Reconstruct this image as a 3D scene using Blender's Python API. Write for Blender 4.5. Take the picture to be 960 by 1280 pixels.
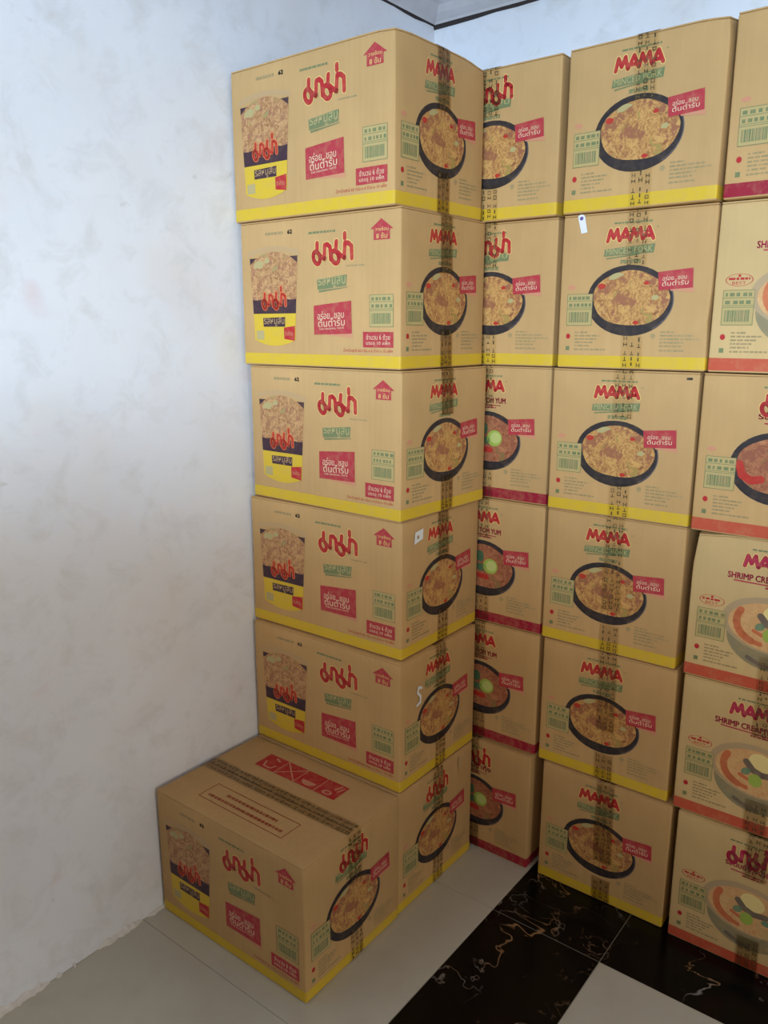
import bpy, bmesh, math, random
from mathutils import Vector, Matrix

for o in list(bpy.data.objects):
    bpy.data.objects.remove(o)
scene = bpy.context.scene
COL = scene.collection

# ------------------------------------------------------------------ camera
FPX = 1002.9
YAW, PITCH, ROLL = math.radians(37.82), math.radians(12.81), math.radians(0.075)
CAM = Vector((1.4912, -2.185, 1.4038))
cd = bpy.data.cameras.new('camera')
cd.sensor_fit = 'VERTICAL'
cd.sensor_height = 36.0
cd.lens = FPX / 1280.0 * 36.0
cd.clip_start = 0.05
camera = bpy.data.objects.new('camera', cd)
COL.objects.link(camera)
fw = Vector((-math.sin(YAW) * math.cos(PITCH), math.cos(YAW) * math.cos(PITCH), -math.sin(PITCH)))
rt = fw.cross(Vector((0, 0, 1))).normalized()
up = rt.cross(fw)
rt, up = rt * math.cos(ROLL) + up * math.sin(ROLL), up * math.cos(ROLL) - rt * math.sin(ROLL)
camera.matrix_world = Matrix.Translation(CAM) @ Matrix((rt, up, -fw)).transposed().to_4x4()
scene.camera = camera

# ------------------------------------------------------------------ light
scene.view_settings.view_transform = 'Standard'
scene.view_settings.look = 'None'
scene.view_settings.gamma = 1.0
scene.view_settings.exposure = 0.1
scene.view_settings.use_curve_mapping = False

world = bpy.data.worlds.new('sky')
world.use_nodes = True
bg = world.node_tree.nodes['Background']
bg.inputs[0].default_value = (0.62, 0.78, 1.0, 1)
bg.inputs[1].default_value = 0.25
scene.world = world


def area(name, loc, target, sx, sy, power, col):
    ld = bpy.data.lights.new(name, 'AREA')
    ld.shape = 'RECTANGLE'
    ld.size, ld.size_y = sx, sy
    ld.energy = power
    ld.color = col
    o = bpy.data.objects.new(name, ld)
    COL.objects.link(o)
    o.location = loc
    o.rotation_euler = (Vector(target) - Vector(loc)).to_track_quat('-Z', 'Y').to_euler()
    return o


# pale blue sky low over the street, coming in over the sill of the unseen window behind the camera
area('daylight_sky', (2.7, -6.0, 1.95), (0.6, -0.6, 1.2), 3.0, 0.7, 296, (0.54, 0.78, 1.0))
# added warm fill outside the same window, fading towards the floor; no house there
area('warm_window_fill', (2.7, -7.2, 2.60), (1.2, -0.6, 1.2), 5.0, 2.7, 230, (1.0, 0.90, 0.74))
# added fill for the lower left wall, through a made-up doorway at right
area('doorway_fill', (4.75, -2.55, 1.05), (0.0, -1.9, 0.7), 0.95, 1.8, 37, (1.0, 0.94, 0.82))

# ------------------------------------------------------------------ materials


def lin(c):
    c = c / 255.0
    return c / 12.92 if c <= 0.04045 else ((c + 0.055) / 1.055) ** 2.4


def rgb(r, g, b):
    return (lin(r), lin(g), lin(b), 1.0)


class NT:
    def __init__(self, name):
        self.m = bpy.data.materials.new(name)
        self.m.use_nodes = True
        self.t = self.m.node_tree
        self.b = self.t.nodes['Principled BSDF']

    def n(self, typ, **kw):
        nd = self.t.nodes.new(typ)
        for k, v in kw.items():
            if k.startswith('i_'):
                nd.inputs[k[2:].replace('_', ' ')].default_value = v
            else:
                setattr(nd, k, v)
        return nd

    def l(self, a, b):
        self.t.links.new(a, b)

    def coord(self, world=False):
        if world:
            return self.n('ShaderNodeNewGeometry').outputs['Position']
        return self.n('ShaderNodeTexCoord').outputs['Object']

    def noise(self, vec, scale, detail=4, rough=0.55, dist=0.0, stretch=None):
        if stretch:
            mp = self.n('ShaderNodeMapping')
            mp.inputs['Scale'].default_value = stretch
            self.l(vec, mp.inputs['Vector'])
            vec = mp.outputs[0]
        nd = self.n('ShaderNodeTexNoise')
        nd.inputs['Scale'].default_value = scale
        nd.inputs['Detail'].default_value = detail
        nd.inputs['Roughness'].default_value = rough
        nd.inputs['Distortion'].default_value = dist
        self.l(vec, nd.inputs['Vector'])
        return nd.outputs['Fac']

    def ramp(self, fac, stops, interp='LINEAR'):
        r = self.n('ShaderNodeValToRGB')
        r.color_ramp.interpolation = interp
        els = r.color_ramp.elements
        while len(els) > 1:
            els.remove(els[0])
        els[0].position, els[0].color = stops[0]
        for p, c in stops[1:]:
            e = els.new(p)
            e.color = c
        self.l(fac, r.inputs[0])
        return r.outputs[0]

    def mix(self, fac, a, b, mode='MIX'):
        m = self.n('ShaderNodeMix', data_type='RGBA', blend_type=mode)
        for sock, v in ((m.inputs[0], fac), (m.inputs[6], a), (m.inputs[7], b)):
            if isinstance(v, (int, float, tuple)):
                sock.default_value = v
            else:
                self.l(v, sock)
        return m.outputs[2]

    def bump(self, h, strength=0.2, dist=0.001):
        b = self.n('ShaderNodeBump')
        b.inputs['Strength'].default_value = strength
        b.inputs['Distance'].default_value = dist
        self.l(h, b.inputs['Height'])
        self.l(b.outputs[0], self.b.inputs['Normal'])

    def done(self, color=None, rough=0.6, spec=0.3):
        if color is not None:
            if isinstance(color, tuple):
                self.b.inputs['Base Color'].default_value = color
            else:
                self.l(color, self.b.inputs['Base Color'])
        self.b.inputs['Roughness'].default_value = rough
        self.b.inputs['Specular IOR Level'].default_value = spec
        return self.m


W1 = (1, 1, 1, 1)
B0 = (0, 0, 0, 1)
MAT = {}


def cardboard(name, base):
    t = NT(name)
    c = t.coord()
    a = t.noise(c, 6, 4)
    fl = t.noise(c, 90, 2, stretch=(1, 1, 0.04))
    fine = t.noise(c, 400, 2)
    col = t.mix(t.ramp(a, [(0.3, B0), (0.7, W1)]), tuple(x * 0.93 for x in base[:3]) + (1,), tuple(min(1, x * 1.06) for x in base[:3]) + (1,))
    col2 = t.mix(0.25, col, t.ramp(fl, [(0.35, (0.85, 0.84, 0.82, 1)), (0.65, W1)]), 'MULTIPLY')
    t.bump(fl, 0.12, 0.0006)
    return t.done(col2, 0.72, 0.25)


MAT['card_tan'] = cardboard('kraft_cardboard', rgb(193, 156, 106))
MAT['card_cream'] = cardboard('cream_cardboard', rgb(202, 172, 122))


def ink(name, col, wear=0.12, rough=0.55):
    t = NT(name)
    c = t.coord()
    n = t.noise(c, 60, 3)
    kraft = rgb(190, 155, 112)
    f = t.ramp(n, [(0.45, (0.0, 0.0, 0.0, 1)), (0.75, (wear * 2, wear * 2, wear * 2, 1))])
    MAT[name] = t.done(t.mix(f, col, kraft), rough, 0.3)


ink('ink_yellow', rgb(210, 176, 48))
ink('ink_crimson', rgb(150, 26, 50))
ink('ink_orange', rgb(190, 84, 60))
ink('ink_red', rgb(178, 40, 44))
ink('ink_banner', rgb(174, 54, 64))
ink('ink_banner_pale', rgb(200, 138, 108))
ink('ink_magenta', rgb(172, 38, 72))
ink('ink_halo', rgb(222, 192, 118))
ink('ink_green', rgb(112, 123, 84))
ink('ink_green_pale', rgb(174, 162, 112), 0.3)
ink('ink_panel', rgb(182, 162, 108), 0.3)
ink('ink_grey_green', rgb(152, 136, 96), 0.35)
ink('ink_bowl', rgb(46, 40, 43), 0.04)
ink('ink_bowl_edge', rgb(92, 86, 92), 0.04)
ink('ink_purple', rgb(62, 40, 52), 0.04)
ink('ink_white', rgb(224, 200, 168), 0.15)
ink('ink_black', rgb(52, 46, 40), 0.2)
ink('ink_tape', rgb(70, 58, 34), 0.25)
ink('ink_lime', rgb(152, 176, 76), 0.05)
ink('ink_lime_pale', rgb(184, 194, 116), 0.05)
ink('ink_leaf', rgb(70, 100, 70), 0.05)
ink('ink_teal', rgb(104, 134, 104), 0.1)
ink('ink_egg', rgb(226, 206, 140), 0.05)
ink('ink_shrimp', rgb(198, 110, 72), 0.1)
ink('ink_chili', rgb(180, 50, 40), 0.05)
ink('ink_bowl_pale', rgb(174, 150, 116), 0.1)
ink('ink_bowl_glass', rgb(140, 130, 100), 0.15)
ink('ink_slate', rgb(112, 98, 86), 0.1)
ink('ink_lid', rgb(184, 152, 110), 0.1)
ink('ink_orange_line', rgb(222, 120, 70), 0.05)
ink('ink_brown_red', rgb(150, 70, 40), 0.15)
ink('sticker_white', rgb(222, 224, 226), 0.0, 0.35)
ink('sticker_purple', rgb(104, 84, 150), 0.0, 0.4)
ink('sticker_blue', rgb(150, 180, 190), 0.0, 0.4)


def food(name, stops, blob, green):
    t = NT(name)
    c = t.coord()
    d = t.noise(c, 30, 2)
    warp = t.n('ShaderNodeVectorMath', operation='SCALE')
    cn = t.n('ShaderNodeTexNoise')
    cn.inputs['Scale'].default_value = 28
    t.l(c, cn.inputs['Vector'])
    t.l(cn.outputs['Color'], warp.inputs[0])
    warp.inputs[3].default_value = 0.05
    ad = t.n('ShaderNodeVectorMath', operation='ADD')
    t.l(c, ad.inputs[0])
    t.l(warp.outputs[0], ad.inputs[1])
    base = t.ramp(t.noise(ad.outputs[0], 75, 5, 0.7, 1.5), stops)
    meat = t.ramp(t.noise(c, 48, 4, 0.65), [(0.52, B0), (0.6, W1)])
    col = t.mix(meat, base, blob)
    gm = t.ramp(t.noise(ad.outputs[0], 40, 1), [(0.66, B0), (0.7, W1)])
    col = t.mix(gm, col, green)
    MAT[name] = t.done(col, 0.55, 0.3)


food('food_minced', [(0.3, rgb(112, 66, 42)), (0.45, rgb(172, 122, 72)), (0.58, rgb(204, 160, 94)), (0.72, rgb(184, 136, 92))],
     rgb(152, 98, 70), rgb(160, 136, 74))
food('food_cup', [(0.28, rgb(112, 68, 48)), (0.44, rgb(164, 118, 78)), (0.58, rgb(198, 156, 108)), (0.74, rgb(180, 136, 96))],
     rgb(158, 110, 82), rgb(160, 142, 92))
food('food_tomyum', [(0.3, rgb(116, 60, 42)), (0.48, rgb(158, 98, 68)), (0.62, rgb(180, 124, 86)), (0.75, rgb(150, 90, 62))],
     rgb(144, 86, 64), rgb(132, 108, 66))
food('food_creamy', [(0.3, rgb(194, 136, 88)), (0.45, rgb(206, 158, 106)), (0.6, rgb(212, 174, 122)), (0.75, rgb(202, 152, 102))],
     rgb(204, 158, 108), rgb(194, 164, 108))

# clear packing tape: glossy, lightly tinted film
t = NT('packing_tape')
c = t.coord()
bp = t.n('ShaderNodeBump')
bp.inputs['Strength'].default_value = 1.0
bp.inputs['Distance'].default_value = 0.006
t.l(t.noise(c, 42, 2, 0.5), bp.inputs['Height'])
tr = t.n('ShaderNodeBsdfTransparent')
tr.inputs['Color'].default_value = (0.955, 0.935, 0.885, 1)
gl = t.n('ShaderNodeBsdfGlossy')
gl.inputs['Roughness'].default_value = 0.12
t.l(bp.outputs[0], gl.inputs['Normal'])
fr = t.n('ShaderNodeFresnel')
fr.inputs['IOR'].default_value = 1.3
t.l(bp.outputs[0], fr.inputs['Normal'])
mx = t.n('ShaderNodeMixShader')
t.l(fr.outputs[0], mx.inputs[0])
t.l(tr.outputs[0], mx.inputs[1])
t.l(gl.outputs[0], mx.inputs[2])
t.l(mx.outputs[0], t.t.nodes['Material Output'].inputs['Surface'])
t.t.nodes.remove(t.b)
MAT['tape'] = t.m

# limewashed plaster
t = NT('limewashed_plaster')
c = t.coord(True)
big = t.noise(c, 1.6, 5, 0.6)
mid = t.noise(c, 7, 6, 0.65, 0.4)
sc = t.noise(c, 16, 4, 0.6, 1.2, (1, 0.45, 1.3))
warm = t.noise(c, 3.1, 3)
col = t.mix(t.ramp(big, [(0.35, B0), (0.65, W1)]), rgb(240, 243, 251), rgb(231, 235, 246))
col = t.mix(t.ramp(warm, [(0.5, B0), (0.75, (0.4, 0.4, 0.4, 1))]), col, rgb(232, 222, 214))
blot = t.noise(c, 11, 6, 0.7, 0.5)
col = t.mix(t.ramp(blot, [(0.50, B0), (0.78, (0.55, 0.55, 0.55, 1))]), col, rgb(206, 205, 206))
scm = t.ramp(t.noise(c, 2.4, 2), [(0.50, B0), (0.62, W1)])
scf = t.mix(1.0, t.ramp(sc, [(0.66, B0), (0.76, (0.4, 0.4, 0.4, 1))]), scm, 'MULTIPLY')
col = t.mix(scf, col, rgb(168, 165, 162))
pk = t.ramp(t.noise(c, 4.7, 2, 0.5, 0.6, (1, 1, 1.4)), [(0.70, B0), (0.78, (0.35, 0.35, 0.35, 1))])
col = t.mix(pk, col, rgb(230, 200, 204))
t.bump(mid, 0.25, 0.004)
MAT['plaster'] = t.done(col, 0.8, 0.2)

t = NT('warm_bounce_paint')  # unseen right and front walls, coloured to warm the bounced light
c = t.coord(True)
MAT['ochre'] = t.done(t.mix(t.noise(c, 4, 4), rgb(188, 154, 100), rgb(198, 166, 112)), 0.8, 0.2)

t = NT('white_ceiling_paint')
c = t.coord(True)
MAT['ceiling'] = t.done(t.mix(t.noise(c, 5, 3), rgb(214, 214, 220), rgb(232, 234, 240)), 0.3, 0.4)
t = NT('cornice_paint')
c = t.coord(True)
MAT['cornice'] = t.done(t.mix(t.noise(c, 14, 4), rgb(190, 186, 190), rgb(226, 226, 232)), 0.4, 0.4)
t = NT('shadow_gap')
MAT['gap'] = t.done(rgb(64, 58, 58), 0.8, 0.1)  # dark tone stands for the shade in the gap under the coving
t = NT('old_plaster_chips')
c = t.coord(True)
MAT['chips'] = t.done(t.mix(t.noise(c, 40, 4), rgb(214, 208, 206), rgb(240, 238, 236)), 0.8, 0.2)

t = NT('cement_grout')
MAT['grout'] = t.done(rgb(158, 150, 130), 0.85, 0.2)

t = NT('pale_ceramic')
c = t.coord(True)
n1 = t.noise(c, 2.2, 5, 0.6, 1.0)
n2 = t.noise(c, 9, 4)
col = t.mix(t.ramp(n1, [(0.35, B0), (0.7, W1)]), rgb(196, 190, 174), rgb(206, 202, 188))
col = t.mix(t.ramp(n2, [(0.55, B0), (0.75, (0.4, 0.4, 0.4, 1))]), col, rgb(184, 176, 158))
MAT['tile_light'] = t.done(col, 0.28, 0.4)


def ridge(t, vec, scale, width, det=3, dist=0.8, stretch=None):
    n = t.noise(vec, scale, det, 0.55, dist, stretch)
    s = t.n('ShaderNodeMath', operation='SUBTRACT')
    t.l(n, s.inputs[0])
    s.inputs[1].default_value = 0.5
    a = t.n('ShaderNodeMath', operation='ABSOLUTE')
    t.l(s.outputs[0], a.inputs[0])
    return t.ramp(a.outputs[0], [(0.0, W1), (width, B0)])


t = NT('black_marble_ceramic')
c = t.coord(True)
v1 = ridge(t, c, 4.6, 0.007, 4, 1.1)
v2 = ridge(t, c, 12, 0.018, 4, 1.4)
m1 = t.ramp(t.noise(c, 4.3, 3, 0.6), [(0.44, B0), (0.60, W1)])
m2 = t.ramp(t.noise(c, 6.1, 3, 0.6), [(0.58, B0), (0.70, W1)])
f1 = t.mix(1.0, v1, m1, 'MULTIPLY')
f2 = t.mix(1.0, v2, m2, 'MULTIPLY')
tint = t.mix(t.ramp(t.noise(c, 6, 2), [(0.4, B0), (0.6, W1)]), rgb(176, 134, 92), rgb(150, 146, 142))
col = t.mix(f1, rgb(12, 11, 11), tint)
col = t.mix(f2, col, rgb(120, 96, 74))
MAT['tile_dark'] = t.done(col, 0.2, 0.2)

t = NT('outside_frame_paint')
MAT['frame'] = t.done(rgb(120, 96, 70), 0.5, 0.3)

# ------------------------------------------------------------------ mesh helpers


def link(name, verts, faces, mat, parent=None, smooth=False):
    me = bpy.data.meshes.new(name)
    me.from_pydata(verts, [], faces)
    if smooth:
        for p in me.polygons:
            p.use_smooth = True
    me.materials.append(MAT[mat])
    me.update()
    o = bpy.data.objects.new(name, me)
    COL.objects.link(o)
    if parent is not None:
        o.parent = parent
    return o


def box_data(x0, x1, y0, y1, z0, z1):
    v = [(x0, y0, z0), (x1, y0, z0), (x1, y1, z0), (x0, y1, z0), (x0, y0, z1), (x1, y0, z1), (x1, y1, z1), (x0, y1, z1)]
    f = [(0, 3, 2, 1), (4, 5, 6, 7), (0, 1, 5, 4), (1, 2, 6, 5), (2, 3, 7, 6), (3, 0, 4, 7)]
    return v, f


class Flat:
    """a printed shape collected in the plane of a carton face (u to the right, v up, metres)"""

    def __init__(self):
        self.v = []
        self.f = []

    def poly(self, pts):
        n = len(self.v)
        self.v += [tuple(p) for p in pts]
        self.f.append(tuple(range(n, n + len(pts))))
        return self

    def quad(self, a, b, c, d, step=0.02):
        """bilinear patch, a-b along the bottom, d-c along the top, cut into small cells so that it follows the board"""
        la = max(math.dist(a, b), math.dist(d, c))
        lb = max(math.dist(a, d), math.dist(b, c))
        nu, nv = max(1, int(math.ceil(la / step))), max(1, int(math.ceil(lb / step)))
        n = len(self.v)
        for j in range(nv + 1):
            for i in range(nu + 1):
                s, q = i / nu, j / nv
                self.v.append(tuple((1 - s) * (1 - q) * a[k] + s * (1 - q) * b[k] + s * q * c[k] + (1 - s) * q * d[k] for k in (0, 1)))
        for j in range(nv):
            for i in range(nu):
                p = n + j * (nu + 1) + i
                self.f.append((p, p + 1, p + nu + 2, p + nu + 1))
        return self

    def rect(self, u0, v0, u1, v1):
        return self.quad((u0, v0), (u1, v0), (u1, v1), (u0, v1))

    def ell(self, cu, cv, ru, rv, rot=0.0, inner=0.0, seg=40, rings=4, wob=0.0, a0=0.0, a1=2 * math.pi, rng=None):
        n = len(self.v)
        ca, sa = math.cos(rot), math.sin(rot)
        full = abs(a1 - a0 - 2 * math.pi) < 1e-6
        m = seg if full else seg + 1
        ph = [(rng.random() * 6.28, rng.random()) for _ in range(4)] if rng else []
        for r in range(rings + 1):
            k = inner + (1 - inner) * r / rings
            for i in range(m):
                a = a0 + (a1 - a0) * i / seg
                w = 1 + sum(wob * am * math.sin((q + 2) * a + p) for q, (p, am) in enumerate(ph)) if ph else 1
                x, y = ru * k * w * math.cos(a), rv * k * w * math.sin(a)
                self.v.append((cu + x * ca - y * sa, cv + x * sa + y * ca))
        for r in range(rings):
            for i in range(seg):
                j = (i + 1) % m
                if not full and i + 1 >= m:
                    continue
                p = n + r * m
                self.f.append((p + i, p + m + i, p + m + j, p + j))
        return self

    def stroke(self, pts, w):
        """round-ended brush line"""
        for a, b in zip(pts[:-1], pts[1:]):
            d = math.dist(a, b)
            if d < 1e-9:
                continue
            nx, ny = -(b[1] - a[1]) / d * w, (b[0] - a[0]) / d * w
            self.poly([(a[0] - nx, a[1] - ny), (b[0] - nx, b[1] - ny), (b[0] + nx, b[1] + ny), (a[0] + nx, a[1] + ny)])
        for p in pts:
            self.poly([(p[0] + w * math.cos(k * math.pi / 5), p[1] + w * math.sin(k * math.pi / 5)) for k in range(10)])
        return self

    def dashes(self, u0, u1, v, h, rng, gap=0.35):
        u = u0
        while u < u1 - 0.002:
            e = min(u1, u + rng.uniform(0.004, 0.013))
            self.poly([(u, v), (e, v), (e, v + h), (u, v + h)])
            u = e + rng.uniform(0.0012, 0.0028)
        return self

    def text(self, body, u0, v0, u1, v1, slope=0.0, shear=0.0, bold=0.0):
        tv, tf = text_mesh(body)
        copies = [(0, 0)]
        if bold:
            copies += [(bold, 0), (-bold, 0), (0, bold), (0, -bold)]
        for du, dv in copies:
            n = len(self.v)
            for x, y in tv:
                self.v.append((u0 + (x + shear * y * (v1 - v0) / (u1 - u0)) * (u1 - u0) + du, v0 + y * (v1 - v0) + slope * x * (u1 - u0) + dv))
            self.f += [tuple(i + n for i in f) for f in tf]
        return self


_TX = {}


def text_mesh(body):
    if body not in _TX:
        cu = bpy.data.curves.new('lettering', 'FONT')
        cu.body = body
        cu.resolution_u = 2
        o = bpy.data.objects.new('lettering', cu)
        COL.objects.link(o)
        bpy.context.view_layer.update()
        me = o.to_mesh()
        vs = [(v.co.x, v.co.y) for v in me.vertices]
        fs = [tuple(p.vertices) for p in me.polygons]
        o.to_mesh_clear()
        bpy.data.objects.remove(o)
        bpy.data.curves.remove(cu)
        x0, x1 = min(v[0] for v in vs), max(v[0] for v in vs)
        y0, y1 = min(v[1] for v in vs), max(v[1] for v in vs)
        _TX[body] = ([((x - x0) / (x1 - x0), (y - y0) / (y1 - y0)) for x, y in vs], fs)
    return _TX[body]


def arc(cx, cy, rx, ry, a0, a1, n=10, tilt=0.0):
    out = []
    for i in range(n + 1):
        a = math.radians(a0 + (a1 - a0) * i / n)
        x, y = rx * math.cos(a), ry * math.sin(a)
        out.append((cx + x * math.cos(tilt) - y * math.sin(tilt), cy + x * math.sin(tilt) + y * math.cos(tilt)))
    return out


# brush strokes of the Thai word mark, traced as centre lines (x right, y up, 0..530 by 0..420)
THAI = [
    [(75, 305), (72, 190)],
    arc(66, 108, 42, 84, 0, 360, 18, 0.18),
    [(90, 165), (125, 120), (165, 95)],
    [(165, 95), (170, 272), (205, 282), (238, 245), (247, 80)],
    [(318, 315), (312, 215)],
    arc(300, 108, 46, 84, 0, 360, 18, 0.22),
    [(330, 175), (370, 130), (414, 98)],
    [(414, 98), (424, 288), (465, 286), (502, 245), (506, 85)],
    [(420, 412), (421, 350)],
]
LATIN_M = [[(0.0, 0.0), (0.2, 0.95), (0.5, 0.25), (0.78, 0.97), (1.0, 0.02)]]
LATIN_A = [[(0.0, 0.0), (0.52, 0.97), (1.0, 0.0)], [(0.28, 0.27), (0.76, 0.27)]]


def thai_logo(u0, v0, u1, v1, w, slope=0.0):
    fl = Flat()
    for st in THAI:
        fl.stroke([(u0 + x / 530 * (u1 - u0), v0 + y / 420 * (v1 - v0) + slope * x / 530 * (u1 - u0)) for x, y in st], w)
    return fl


def latin_logo(u0, v0, u1, v1, w, slope=0.0):
    fl = Flat()
    wd = [0.27, 0.23, 0.27, 0.23]
    x = 0.0
    for i, gl in enumerate((LATIN_M, LATIN_A, LATIN_M, LATIN_A)):
        for st in gl:
            fl.stroke([(u0 + (x + (0.03 + 0.94 * px) * wd[i]) * (u1 - u0), v0 + py * (v1 - v0) + slope * (x + px * wd[i]) * (u1 - u0)) for px, py in st], w)
        x += wd[i]
    return fl


# ------------------------------------------------------------------ the room
LEANX, LEANY = 0.0150, 0.0          # the old walls lean a little
WX0, WY0 = -0.007, 0.036


def wx(z):
    return WX0 - LEANX * z


def wy(z):
    return WY0 - LEANY * z


HC = 2.350
XR, YF = 4.2, -3.0


def struct(o):
    o['kind'] = 'structure'
    return o


def slab(name, pts, thick, mat):
    """pts: corners of the visible face (counter-clockwise from inside); thick: vector pushed outwards"""
    n = len(pts)
    v = [tuple(p) for p in pts] + [tuple(Vector(p) + Vector(thick)) for p in pts]
    f = [tuple(range(n)), tuple(range(2 * n - 1, n - 1, -1))] + [(i, i + n, (i + 1) % n + n, (i + 1) % n) for i in range(n)]
    return struct(link(name, v, f, mat))


slab('wall_left', [(wx(0), YF, 0), (wx(0), WY0, 0), (wx(HC), wy(HC), HC), (wx(HC), YF, HC)], (-0.12, 0, 0), 'plaster')
slab('wall_back', [(wx(0), WY0, 0), (XR, WY0, 0), (XR, wy(HC), HC), (wx(HC), wy(HC), HC)], (0, 0.12, 0), 'plaster')
DA, DB, DH = -2.95, -2.05, 2.05  # doorway opening added to let the fill light in
fv, ff = [], []
for bx in ((XR, XR + 0.12, DB, WY0, 0, HC), (XR, XR + 0.12, YF, DA, 0, HC), (XR, XR + 0.12, DA, DB, DH, HC)):
    v, f = box_data(*bx)
    ff += [tuple(i + len(fv) for i in q) for q in f]
    fv += v
struct(link('wall_right', fv, ff, 'ochre'))
fv, ff = [], []
for bx in ((XR - 0.01, XR + 0.13, DA, DA + 0.04, 0, DH), (XR - 0.01, XR + 0.13, DB - 0.04, DB, 0, DH), (XR - 0.01, XR + 0.13, DA, DB, DH - 0.04, DH)):
    v, f = box_data(*bx)
    ff += [tuple(i + len(fv) for i in q) for q in f]
    fv += v
struct(link('added_door_1', fv, ff, 'frame'))  # frame of the added doorway, out of view
slab('ceiling', [(-0.16, YF - 0.12, HC), (-0.16, 0.16, HC), (XR + 0.12, 0.16, HC), (XR + 0.12, YF - 0.12, HC)], (0, 0, 0.1), 'ceiling')

# front wall behind the camera, unseen window and sill shaped to cast the shade edge
SILL, HEAD, WA, WB = 1.40, 2.20, 0.15, 4.0
fv, ff = [], []
for bx in ((wx(0) - 0.02, XR, YF - 0.12, YF, 0, SILL), (wx(0) - 0.02, XR, YF - 0.12, YF, HEAD, HC), (wx(HC) - 0.02, WA, YF - 0.12, YF, SILL, HEAD), (WB, XR, YF - 0.12, YF, SILL, HEAD)):
    v, f = box_data(*bx)
    ff += [tuple(i + len(fv) for i in q) for q in f]
    fv += v
struct(link('wall_front', fv, ff, 'ochre'))
wf, wfaces = [], []
for bx in ((WA, WB, YF - 0.10, YF - 0.02, SILL, SILL + 0.03), (WA, WB, YF - 0.10, YF - 0.02, HEAD - 0.03, HEAD), (WA, WA + 0.04, YF - 0.10, YF - 0.02, SILL, HEAD), (WB - 0.04, WB, YF - 0.10, YF - 0.02, SILL, HEAD)):
    v, f = box_data(*bx)
    wfaces += [tuple(i + len(wf) for i in q) for q in f]
    wf += v
struct(link('window_1', wf, wfaces, 'frame'))


def cornice(name, path, normal, z, mat='cornice'):
    """coving along a wall top; path: two points, normal: into the room"""
    prof = [(0.0, -0.050), (0.006, -0.050), (0.010, -0.044), (0.016, -0.040), (0.030, -0.030), (0.044, -0.014), (0.058, -0.008), (0.075, -0.007), (0.075, 0.0), (0.0, 0.0)]
    a, b = Vector(path[0]), Vector(path[1])
    n = Vector(normal)
    v, f = [], []
    for p in (a, b):
        for d, h in prof:
            q = p + n * d
            v.append((q.x, q.y, z + h))
    m = len(prof)
    for i in range(m):
        j = (i + 1) % m
        f.append((i, j, j + m, i + m))
    f.append(tuple(range(m)))
    f.append(tuple(range(2 * m - 1, m - 1, -1)))
    o = struct(link(name, v, f, mat))
    # crack between coving and wall, its shade painted as a thin dark ragged strip
    rng = random.Random(name)
    v, f = [], []
    N = 60
    for i in range(N + 1):
        p = a.lerp(b, i / N)
        h = (0.002 if name == 'trim_1' else 0.005) + 0.006 * rng.random()
        for d, hh in ((0.0, -0.051 - h), (0.004, -0.051 - h), (0.006, -0.0495), (0.0, -0.0495)):
            q = p + n * d
            v.append((q.x, q.y, z + hh))
        if i:
            k = i * 4
            for e in range(4):
                g = (e + 1) % 4
                f.append((k - 4 + e, k - 4 + g, k + g, k + e))
    link('crack', v, f, 'gap', o)
    return o


cornice('trim_1', ((wx(HC), YF, 0), (wx(HC), wy(HC), 0)), (1, 0, 0), HC)
cornice('trim_2', ((wx(HC), wy(HC), 0), (XR, wy(HC), 0)), (0, -1, 0), HC)

# ragged bead of old plaster left along the foot of the left wall
rng = random.Random(5)
v, f = [], []
for y0, y1, h0 in ((-1.600, -1.455, 0.011), (-1.440, -1.425, 0.006), (-1.400, -1.392, 0.009), (-1.335, -1.215, 0.010), (-1.200, -1.120, 0.006), (-1.128, -1.108, 0.010)):
    N = max(3, int((y1 - y0) / 0.008))
    base = len(v)
    for i in range(N + 1):
        y = y0 + (y1 - y0) * i / N
        e = min(1.0, 4 * min(i, N - i) / N + 0.25)
        h = 1.35 * h0 * e * rng.uniform(0.65, 1.2)
        d = 0.009 * e * rng.uniform(0.6, 1.2)
        x = wx(0)
        v += [(x, y, 0), (x + d, y, 0), (x + d * 0.8, y, h * 0.6), (x + 0.001, y, h), (x, y, h)]
        if i:
            k = base + i * 5
            for q in range(5):
                g = (q + 1) % 5
                f.append((k - 5 + q, k - 5 + g, k + g, k + q))
struct(link('baseboard_left', v, f, 'chips'))

# ------------------------------------------------------------------ floor with its tiles
v, f = box_data(wx(0) - 0.1, XR + 0.1, YF - 0.12, WY0 + 0.1, -0.06, -0.0009)
floor = struct(link('floor', v, f, 'grout'))
T = 0.556
S0, S1 = 0.648, 0.926
R0, R1 = -0.655, -0.377
JT = 0.0008
_tile = {}


def tile(x0, x1, y0, y1, mat):
    w, d = round(x1 - x0, 4), round(y1 - y0, 4)
    if w < 0.01 or d < 0.01:
        return
    key = (w, d, mat)
    if key not in _tile:
        hx, hy, c = w / 2 - JT, d / 2 - JT, 0.0005
        vv = [(-hx, -hy, -0.009), (hx, -hy, -0.009), (hx, hy, -0.009), (-hx, hy, -0.009),
              (-hx, -hy, -c), (hx, -hy, -c), (hx, hy, -c), (-hx, hy, -c),
              (-hx + c, -hy + c, 0), (hx - c, -hy + c, 0), (hx - c, hy - c, 0), (-hx + c, hy - c, 0)]
        q = [(0, 3, 2, 1), (8, 9, 10, 11)]
        for a in (0, 4):
            q += [(a + i, a + (i + 1) % 4, a + 4 + (i + 1) % 4, a + 4 + i) for i in range(4)]
        me = bpy.data.meshes.new('tile')
        me.from_pydata(vv, [], q)
        me.materials.append(MAT[mat])
        _tile[key] = me
    o = bpy.data.objects.new('tile', _tile[key])
    COL.objects.link(o)
    o.location = ((x0 + x1) / 2, (y0 + y1) / 2, 0)
    o.parent = floor


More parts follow.
